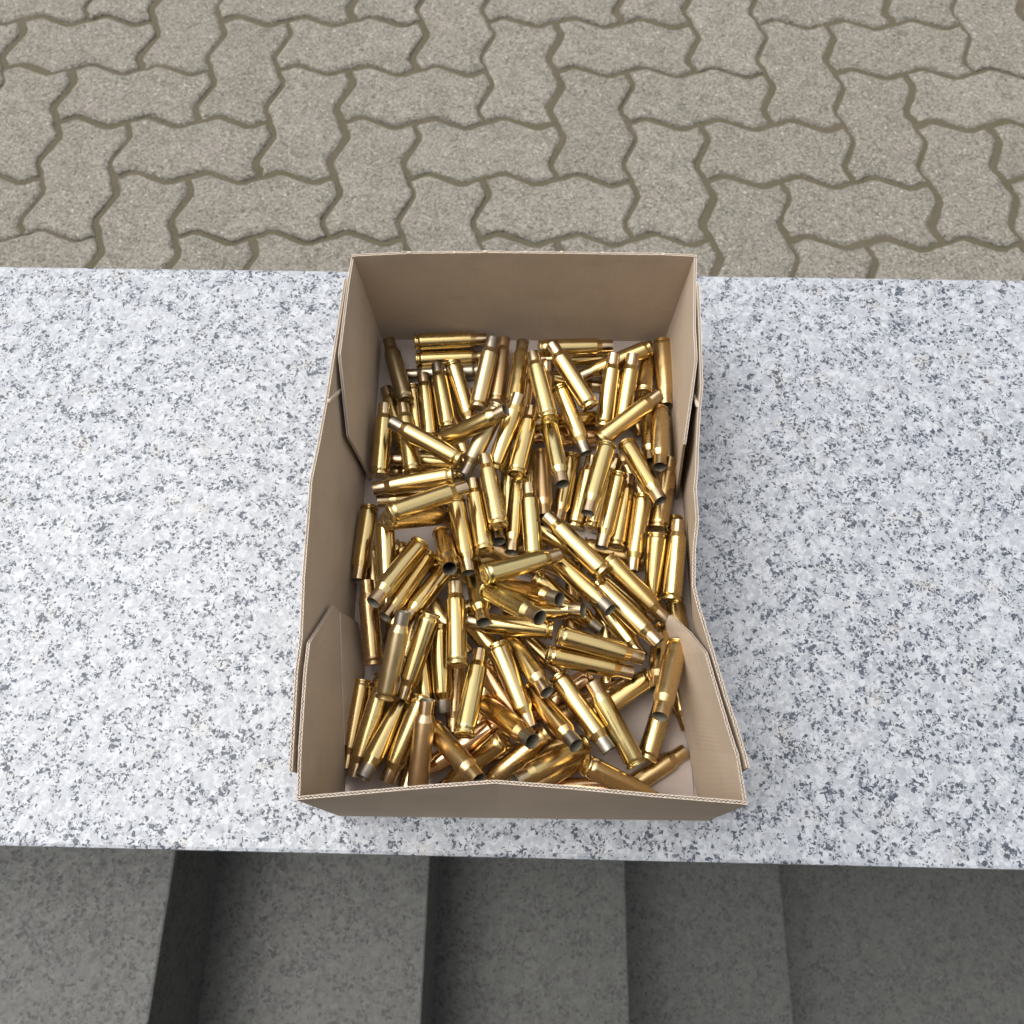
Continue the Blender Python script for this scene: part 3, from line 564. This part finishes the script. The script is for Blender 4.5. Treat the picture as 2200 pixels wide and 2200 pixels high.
CASES = [
(-81.05, 257.49, 16.65, -96.58, 306.28, 15.99, 'dark', 'dark brown rifle case leaning into the back left corner of the box'),
(-78.22, 306.04, 14.54, -27.3, 310.94, 12.43, 'gold', 'golden rifle case lying flat along the back wall, behind a parallel one'),
(-77.67, 296.5, 6.72, -26.7, 301.07, 4.97, 'gold', 'golden rifle case lying parallel in front of the one along the back wall'),
(-32.87, 288.35, 6.0, -83.94, 285.1, 4.4, 'grey', 'greyish rifle case mostly buried, back far left, mouth to the left'),
(-31.44, 249.63, 22.61, -22.41, 299.42, 30.45, 'dull', 'large dull rifle case with grey neck raised against the back wall'),
(-62.86, 229.79, 12.96, -70.72, 280.38, 13.63, 'gold', 'golden rifle case half covered, back far left, mouth straight away'),
(-50.56, 235.59, 18.65, -60.92, 285.73, 17.92, 'darkneck', 'dark-necked golden rifle case half covered, back far left, mouth straight away'),
(-50.45, 287.69, 17.67, -34.86, 239.23, 12.14, 'gold', 'golden rifle case half covered, back centre left, mouth straight nearer'),
(-81.4, 225.6, 7.06, -97.45, 274.15, 4.4, 'gold', 'golden rifle case mostly buried, back far left, mouth straight away'),
(-70.97, 199.91, 26.89, -81.54, 249.93, 24.1, 'gold', 'right golden rifle case half covered, rear middle far left, mouth straight away'),
(-93.26, 199.59, 20.8, -93.75, 250.72, 23.44, 'gold', 'left golden rifle case half covered, rear middle far left, mouth straight away'),
(-40.56, 205.76, 34.22, -85.59, 229.62, 39.24, 'greyneck', 'golden rifle case with a grey neck lying diagonally over others near the left wall'),
(-52.75, 223.69, 25.33, -11.35, 231.36, 54.46, 'gold', 'golden rifle case on top, rear middle centre left, mouth to the right'),
(-19.13, 256.85, 17.22, -14.99, 307.88, 17.51, 'brown', 'brownish rifle case half covered, back centre left, mouth straight away'),
(-6.39, 249.82, 28.8, -1.71, 300.66, 24.93, 'gold', 'golden rifle case half covered, back centre right, mouth straight away'),
(-18.37, 204.59, 24.22, -3.42, 250.85, 40.28, 'gold', 'golden rifle case on top, rear middle centre left, mouth straight away'),
(-4.3, 195.81, 34.74, 5.06, 245.95, 30.32, 'gold', 'golden rifle case on top, rear middle centre right, mouth straight away'),
(-5.05, 231.13, 18.47, 2.7, 281.67, 15.72, 'brown', 'left brownish rifle case mostly buried, back centre right, mouth straight away'),
(15.88, 232.01, 42.14, 5.33, 282.04, 39.5, 'gold', 'golden rifle case on top near the back, head just above another one'),
(13.5, 239.92, 6.0, 15.42, 289.62, 18.14, 'brown', 'right brownish rifle case mostly buried, back centre right, mouth straight away'),
(43.65, 246.1, 33.14, 17.74, 289.88, 38.93, 'gold', 'golden rifle case on top, back centre right, mouth away to the left'),
(9.24, 293.58, 28.17, 60.01, 298.88, 24.28, 'gold', 'golden rifle case lying flat along the right half of the back wall'),
(58.78, 300.44, 6.17, 7.63, 299.02, 4.4, 'gold', 'right golden rifle case mostly buried, back centre right, mouth to the left'),
(85.97, 299.04, 23.04, 39.11, 279.89, 15.34, 'gold', 'golden rifle case mostly buried, back far right, mouth to the left'),
(53.45, 238.87, 18.86, 60.13, 288.32, 30.33, 'gold', 'golden rifle case on top, back far right, mouth straight away'),
(65.46, 239.82, 16.19, 73.11, 288.51, 30.06, 'gold', 'golden rifle case half covered, back far right, mouth straight away'),
(80.96, 263.28, 19.96, 87.94, 312.1, 6.21, 'tan', 'tan rifle case mostly buried, back far right, mouth straight away'),
(49.62, 224.99, 26.52, 89.24, 256.88, 32.41, 'gold', 'bright rifle case lying diagonally over others near the right wall, towards the back'),
(96.27, 308.88, 16.52, 96.38, 257.68, 16.23, 'tan', 'tan rifle case standing out in the back right corner, head against the back wall'),
(90.24, 250.33, 22.98, 85.77, 201.6, 38.03, 'tan', 'tan rifle case half covered, rear middle far right, mouth straight nearer'),
(98.44, 255.91, 6.0, 97.65, 204.72, 6.49, 'dark', 'dark brown rifle case mostly buried, rear middle far right, mouth straight nearer'),
(85.46, 259.41, 9.4, 82.85, 210.76, 25.15, 'gold', 'golden rifle case mostly buried, rear middle far right, mouth straight nearer'),
(4.37, 285.56, 6.0, 55.01, 278.14, 4.4, 'gold', 'golden rifle case mostly buried, back centre right, mouth to the right'),
(52.21, 252.1, 6.0, 5.74, 238.06, 22.27, 'gold', 'left golden rifle case mostly buried, back centre right, mouth to the left'),
(55.76, 237.13, 6.0, 6.03, 231.18, 16.59, 'copper', 'coppery rifle case mostly buried, rear middle centre right, mouth to the left'),
(23.73, 264.26, 26.73, 40.58, 215.93, 25.8, 'greyneck', 'grey-necked golden rifle case on top, rear middle centre right, mouth straight nearer'),
(16.63, 235.58, 28.51, 24.49, 186.92, 42.35, 'olive', 'olive-tinged rifle case with open mouth, right below a golden case head'),
(-16.74, 245.9, 33.98, -38.04, 200.51, 23.61, 'dull', 'dull rifle case with sooty grey mouth pointing down at the left of centre'),
(-43.96, 193.86, 36.83, -94.27, 186.32, 31.08, 'gold', 'golden rifle case on top, rear middle far left, mouth to the left'),
(-44.06, 191.04, 13.62, -93.27, 180.7, 23.25, 'gold', 'golden rifle case half covered, rear middle far left, mouth to the left'),
(-78.28, 158.6, 59.72, -34.53, 181.91, 46.9, 'gold', 'golden rifle case lying slantwise on top of others near the left wall'),
(-81.58, 158.86, 47.86, -45.58, 175.06, 15.27, 'tan', 'tan rifle case half covered, near middle far left, mouth away to the right'),
(-99.5, 180.3, 13.63, -101.1, 129.39, 18.86, 'gold', 'golden rifle case touching the left wall with its mouth pointing to the front'),
(-84.83, 162.27, 34.33, -79.45, 111.63, 29.1, 'gold', 'golden rifle case half covered, near middle far left, mouth straight nearer'),
(-80.65, 150.74, 21.17, -34.63, 135.85, 4.4, 'gold', 'golden rifle case mostly buried, near middle far left, mouth to the right'),
(-61.9, 148.6, 36.44, -83.49, 106.31, 55.6, 'gold', 'golden rifle case at left, topmost and leftmost of three slanting side by side'),
(-57.02, 144.97, 25.54, -78.67, 101.39, 41.49, 'gold', 'golden rifle case at left, middle one of three slanting side by side'),
(-43.11, 141.9, 20.18, -68.27, 100.36, 36.39, 'gold', 'golden rifle case at left, rightmost of three slanting side by side'),
(-50.75, 159.88, 22.02, -40.83, 126.18, 59.26, 'tan', 'tan rifle case with wide open mouth above three slanting ones at left'),
(-42.15, 180.57, 27.62, -31.57, 131.07, 35.29, 'gold', 'golden rifle case on top, near middle centre left, mouth straight nearer'),
(-22.41, 144.75, 34.69, -32.11, 194.51, 27.54, 'gold', 'golden rifle case on top, near middle centre left, mouth straight away'),
(-14.16, 159.57, 39.18, -24.76, 209.28, 33.03, 'gold', 'golden rifle case on top in the middle with its head and primer facing the viewer'),
(-22.04, 200.67, 11.27, -14.27, 153.36, 29.25, 'dark', 'dark brown rifle case half covered, rear middle centre left, mouth straight nearer'),
(-2.15, 197.71, 19.77, -6.2, 147.13, 26.6, 'gold', 'golden rifle case on top, near middle centre right, mouth straight nearer'),
(7.51, 140.79, 33.39, 3.57, 191.66, 29.16, 'olive', 'olive-tinged rifle case on top in the centre, neck pointing to the back wall'),
(11.82, 221.29, 14.0, 13.91, 171.36, 25.15, 'brown', 'brownish rifle case half covered, rear middle centre right, mouth straight nearer'),
(-21.54, 123.06, 58.01, 22.31, 141.88, 39.46, 'olive', 'olive-tinged rifle case lying across others in the middle, open mouth to the right'),
(33.3, 222.9, 6.74, 23.21, 173.06, 12.66, 'gold', 'golden rifle case half covered, rear middle centre right, mouth straight nearer'),
(53.28, 217.6, 35.69, 39.87, 168.47, 40.94, 'olive', 'olive-tinged rifle case on top right of the centre, mouth pointing to the front'),
(61.8, 202.3, 24.73, 49.7, 152.58, 23.02, 'gold', 'left golden rifle case on top, rear middle far right, mouth straight nearer'),
(34.27, 171.25, 6.04, 46.21, 220.86, 10.26, 'gold', 'golden rifle case half covered, rear middle centre right, mouth straight away'),
(45.1, 168.58, 12.56, 61.92, 216.93, 13.42, 'gold', 'left golden rifle case half covered, rear middle far right, mouth straight away'),
(59.47, 154.79, 17.5, 69.69, 204.94, 15.9, 'gold', 'right golden rifle case half covered, rear middle far right, mouth straight away'),
(77.69, 189.13, 21.21, 69.0, 138.71, 19.13, 'gold', 'golden rifle case on top, near middle far right, mouth straight nearer'),
(67.24, 224.24, 24.32, 85.22, 178.46, 38.56, 'gold', 'right golden rifle case on top, rear middle far right, mouth straight nearer'),
(86.65, 166.98, 18.35, 97.15, 217.07, 16.78, 'tan', 'tan rifle case half covered, rear middle far right, mouth straight away'),
(84.08, 161.18, 28.95, 80.36, 112.61, 13.18, 'gold', 'golden rifle case half covered, near middle far right, mouth straight nearer'),
(91.32, 118.58, 25.54, 97.82, 169.31, 27.82, 'gold', 'golden rifle case by the right wall with its head and primer facing the viewer'),
(99.5, 179.27, 6.45, 94.94, 129.11, 15.66, 'gold', 'golden rifle case mostly buried, near middle far right, mouth straight nearer'),
(96.68, 123.8, 6.0, 99.98, 74.09, 17.79, 'gold', 'golden rifle case mostly buried, front far right, mouth straight nearer'),
(51.97, 143.75, 28.53, 87.57, 107.12, 25.02, 'gold', 'right golden rifle case on top, near middle far right, mouth nearer to the right'),
(49.31, 130.73, 40.07, 15.24, 168.57, 34.7, 'gold', 'golden rifle case on top slanting from the centre down to the right'),
(46.17, 127.73, 28.49, 80.46, 90.48, 36.14, 'gold', 'left golden rifle case on top, near middle far right, mouth nearer to the right'),
(19.99, 144.14, 26.96, 51.76, 107.66, 43.74, 'greyneck', 'grey-necked golden rifle case on top, near middle centre right, mouth nearer to the right'),
(8.23, 133.19, 21.33, 48.58, 102.22, 15.49, 'greyneck', 'grey-necked golden rifle case half covered, near middle centre right, mouth nearer to the right'),
(-13.4, 128.99, 17.93, 22.17, 111.79, 50.5, 'orange', 'orange-brown rifle case in the middle with its open mouth tilted up at the viewer'),
(-19.48, 118.23, 44.53, 10.32, 94.15, 78.5, 'olive', 'olive-tinged rifle case with dark round mouth tilted up, just left of an orange-brown one'),
(-8.76, 113.98, 17.62, 36.25, 108.03, 41.29, 'gold', 'golden rifle case with open mouth tilted up, below the orange-brown one'),
(-31.12, 142.46, 17.42, -21.22, 99.13, 42.83, 'olive', 'olive-tinged rifle case with gaping mouth pointing down above a level one'),
(19.52, 98.18, 30.53, -31.41, 102.93, 28.35, 'gold', 'golden rifle case lying nearly level across the middle, head touching the next head'),
(21.64, 93.14, 41.59, 71.02, 82.21, 33.6, 'gold', 'golden rifle case slanting right on top, upper of two parallel ones'),
(15.48, 83.0, 35.33, 65.5, 74.83, 28.08, 'gold', 'golden rifle case slanting right on top, lower of two parallel ones'),
(-13.6, 89.45, 32.23, 6.93, 42.55, 31.25, 'gold', 'golden rifle case on top near the front with narrow neck pointing down'),
(-6.79, 98.37, 16.18, 15.5, 60.31, 42.19, 'gold', 'golden rifle case on top, front centre right, mouth nearer to the right'),
(-35.48, 74.3, 40.6, -39.44, 124.89, 33.78, 'gold', 'golden rifle case lying straight up and down on top, left of the centre'),
(-87.43, 77.92, 16.96, -94.76, 127.94, 25.03, 'brown', 'brownish rifle case by the left wall, mouth upwards above the front flap'),
(-77.0, 56.88, 28.7, -67.19, 103.56, 47.31, 'dull', 'dull rifle case on top, front far left, mouth straight away'),
(-52.2, 104.76, 40.31, -66.66, 57.75, 26.06, 'gold', 'golden rifle case on top, front far left, mouth straight nearer'),
(-48.32, 101.14, 27.82, -43.69, 51.06, 18.2, 'greyneck', 'grey-necked golden rifle case half covered, front centre left, mouth straight nearer'),
(-39.12, 90.95, 6.0, -38.36, 39.97, 10.69, 'brown', 'brownish rifle case mostly buried, front centre left, mouth straight nearer'),
(-29.64, 36.35, 42.78, -23.03, 85.35, 29.5, 'olive', 'olive-tinged rifle case on top, front centre left, mouth straight away'),
(-94.52, 69.99, 10.68, -99.55, 19.06, 9.03, 'tan', 'tan rifle case by the left front flap, mouth pointing to the front wall'),
(-81.38, 64.02, 18.23, -93.46, 14.36, 15.13, 'gold', 'left golden rifle case mostly buried, front far left, mouth straight nearer'),
(-67.57, 59.31, 14.87, -86.1, 13.49, 28.23, 'greyneck', 'grey-necked golden rifle case half covered, front far left, mouth straight nearer'),
(-54.84, 58.83, 28.26, -73.88, 12.13, 19.43, 'gold', 'golden rifle case half covered, front far left, mouth straight nearer'),
(-56.0, 7.07, 24.83, -51.03, 54.82, 42.64, 'brown', 'brown rifle case half behind the front wall with its open mouth up'),
(-49.54, 41.47, 21.5, -20.19, 12.76, 52.09, 'tan', 'tan rifle case on top, front centre left, mouth nearer to the right'),
(-7.83, 36.37, 27.72, -44.25, 8.57, 4.87, 'gold', 'golden rifle case half covered, front centre left, mouth nearer to the left'),
(17.14, 40.5, 25.68, -21.4, 8.74, 14.4, 'tan', 'tan rifle case half covered, front centre right, mouth nearer to the left'),
(-20.42, 56.09, 19.65, 7.46, 32.77, 55.7, 'orange', 'orange-brown rifle case near the front with grey mouth tilted up at the viewer'),
(6.21, 65.1, 20.14, 31.15, 31.61, 49.76, 'orange', 'orange-brown rifle case on top, front centre right, mouth nearer to the right'),
(22.39, 72.31, 26.17, 50.37, 30.21, 34.31, 'silver', 'golden rifle case with a silvery neck near the front, mouth pointing down'),
(65.95, 23.48, 28.5, 41.35, 68.04, 34.09, 'olive', 'olive-tinged rifle case on top near the front right, neck up'),
(76.89, 74.02, 20.28, 35.01, 44.56, 20.39, 'gold', 'golden rifle case mostly buried, front far right, mouth nearer to the left'),
(18.09, 46.26, 14.81, 63.03, 70.5, 11.08, 'brown', 'brownish rifle case mostly buried, front centre right, mouth away to the right'),
(86.38, 103.89, 14.51, 76.87, 62.21, 42.69, 'tan', 'tan rifle case half covered, front far right, mouth straight nearer'),
(90.56, 89.68, 39.23, 74.49, 46.31, 61.2, 'tan', 'tan rifle case on top, front far right, mouth straight nearer'),
(73.63, 27.19, 15.93, 91.09, 75.32, 15.67, 'gold', 'golden rifle case mostly buried, front far right, mouth straight away'),
(54.94, 6.4, 6.0, 98.52, 33.22, 4.4, 'tan', 'tan rifle case on the bare box floor in the front right corner'),
(36.74, 22.72, 38.96, 80.62, 3.99, 20.38, 'tan', 'large golden rifle case half hidden by the front wall, at its right half'),
(38.95, 28.4, 12.9, -0.1, 7.71, 38.76, 'gold', 'golden rifle case mostly buried, front centre right, mouth nearer to the left'),
(56.01, 11.25, 17.6, 4.88, 10.28, 15.1, 'copper', 'coppery rifle case mostly buried, front centre right, mouth to the left'),
(-13.57, 44.89, 15.61, -56.51, 17.01, 15.0, 'copper', 'coppery rifle case mostly buried, front centre left, mouth nearer to the left'),
(-22.94, 78.36, 18.32, 8.55, 38.25, 13.66, 'copper', 'coppery rifle case half covered, front centre left, mouth nearer to the right'),
(-35.44, 110.63, 16.57, -1.57, 72.33, 19.29, 'gold', 'golden rifle case mostly buried, front centre left, mouth nearer to the right'),
(-63.02, 125.58, 15.09, -31.01, 85.68, 17.34, 'tan', 'tan rifle case mostly buried, near middle centre left, mouth nearer to the right'),
(44.16, 126.3, 16.41, 72.43, 84.15, 23.18, 'gold', 'golden rifle case half covered, near middle far right, mouth nearer to the right'),
(7.62, 167.96, 16.01, 51.94, 142.37, 17.48, 'gold', 'golden rifle case mostly buried, near middle centre right, mouth nearer to the right'),
(-24.83, 154.8, 20.39, 21.43, 136.46, 8.35, 'brown', 'brownish rifle case mostly buried, near middle centre right, mouth to the right'),
(-37.1, 212.95, 15.23, -88.16, 215.42, 12.35, 'gold', 'right golden rifle case mostly buried, rear middle far left, mouth to the left'),
(-10.01, 172.46, 8.21, -8.74, 223.53, 11.63, 'gold', 'golden rifle case half covered, rear middle centre left, mouth straight away'),
(4.93, 175.52, 6.62, 6.97, 226.63, 4.4, 'gold', 'golden rifle case mostly buried, rear middle centre right, mouth straight away'),
(43.12, 76.59, 6.0, 1.87, 46.29, 4.92, 'copper', 'coppery rifle case mostly buried, front centre right, mouth nearer to the left'),
(-60.62, 93.94, 18.62, -52.84, 43.8, 11.76, 'gold', 'right golden rifle case mostly buried, front far left, mouth straight nearer'),
(37.68, 34.34, 21.89, -1.55, 12.62, 46.6, 'gold', 'golden rifle case half covered, front centre right, mouth nearer to the left'),
(-40.31, 208.27, 6.39, -91.45, 209.76, 4.4, 'gold', 'left golden rifle case mostly buried, rear middle far left, mouth to the left'),
(45.86, 145.16, 6.63, 84.91, 112.12, 4.4, 'gold', 'golden rifle case mostly buried, near middle far right, mouth nearer to the right'),
(-78.93, 274.86, 6.0, -70.54, 224.38, 4.4, 'gold', 'golden rifle case mostly buried, back far left, mouth straight nearer'),
(-15.68, 90.16, 6.0, -24.45, 39.74, 4.4, 'tan', 'left brass rifle case buried under others on the box floor, front centre left'),
(18.25, 19.04, 6.0, -30.46, 3.35, 4.4, 'tan', 'right brass rifle case buried under others on the box floor, front centre left'),
(-11.88, 111.43, 6.0, 26.01, 77.02, 4.4, 'tan', 'left brass rifle case buried under others on the box floor, front centre right'),
(35.3, 38.2, 6.0, -14.5, 26.39, 4.4, 'tan', 'right brass rifle case buried under others on the box floor, front centre right'),
(52.7, 122.71, 6.0, 53.89, 71.55, 4.4, 'tan', 'left brass rifle case buried under others on the box floor, front far right'),
(88.31, 95.07, 6.0, 101.1, 45.52, 4.4, 'tan', 'right brass rifle case buried under others on the box floor, front far right'),
(-82.81, 74.42, 6.0, -86.89, 23.41, 4.4, 'tan', 'left brass rifle case buried under others on the box floor, front far left'),
(-64.75, 4.05, 6.0, -56.82, 54.61, 4.4, 'tan', 'right brass rifle case buried under others on the box floor, front far left'),
(-90.23, 112.7, 6.0, -99.98, 162.94, 4.52, 'tan', 'leftmost brass rifle case buried under others on the box floor, near middle far left'),
(-73.5, 143.9, 6.0, -80.79, 93.24, 4.47, 'tan', 'middle brass rifle case buried under others on the box floor, near middle far left'),
(-71.05, 80.68, 6.0, -59.46, 130.53, 4.4, 'tan', 'rightmost brass rifle case buried under others on the box floor, near middle far left'),
(31.84, 98.89, 6.0, 34.77, 149.98, 4.49, 'tan', 'brass rifle case buried under others on the box floor, near middle centre right'),
(-58.05, 270.43, 6.0, -39.34, 222.79, 4.55, 'tan', 'left brass rifle case buried under others on the box floor, back centre left'),
(1.08, 239.29, 6.0, -34.39, 276.18, 4.4, 'tan', 'right brass rifle case buried under others on the box floor, back centre left'),
(39.61, 159.36, 6.0, 89.23, 146.86, 4.4, 'tan', 'brass rifle case buried under others on the box floor, near middle far right'),
(-4.48, 132.74, 6.0, -48.35, 106.39, 4.4, 'tan', 'left brass rifle case buried under others on the box floor, near middle centre left'),
(-32.21, 146.2, 6.0, 16.33, 162.41, 4.4, 'tan', 'right brass rifle case buried under others on the box floor, near middle centre left'),
(64.03, 288.18, 6.0, 80.67, 239.79, 4.4, 'tan', 'brass rifle case buried under others on the box floor, back far right'),
(86.29, 179.82, 6.0, 65.55, 226.61, 4.56, 'tan', 'brass rifle case buried under others on the box floor, rear middle far right'),
(-75.93, 189.52, 6.0, -29.59, 167.81, 4.4, 'tan', 'brass rifle case buried under others on the box floor, rear middle centre left'),]
first = True
rs = random.Random(3)
for hx, hy, hz, mx, my, mz, tone, label in CASES:
    if first: root = proto; kids = list(proto.children); first = False
    else:
        root = proto.copy(); C.objects.link(root); kids = []
        for ch in list(proto.children):
            c = ch.copy(); C.objects.link(c); c.parent = root; kids.append(c)
    h = Vector((hx, hy, hz))*mm; m_ = Vector((mx, my, mz))*mm; d = (m_-h).normalized()
    rot = d.to_track_quat('Z', 'Y').to_matrix() @ Matrix.Rotation(rs.uniform(0, 6.28), 3, 'Z')
    root.location = h; root.rotation_euler = rot.to_euler()
    tag(root, label, 'rifle case', GROUP)
    body, neck = TONES[tone]
    for c in kids:
        n = c.name.split('.')[0]
        if n == 'primer': continue
        s = c.material_slots[0]; s.link = 'OBJECT'
        s.material = B[neck] if n == 'case_neck' else B[body]
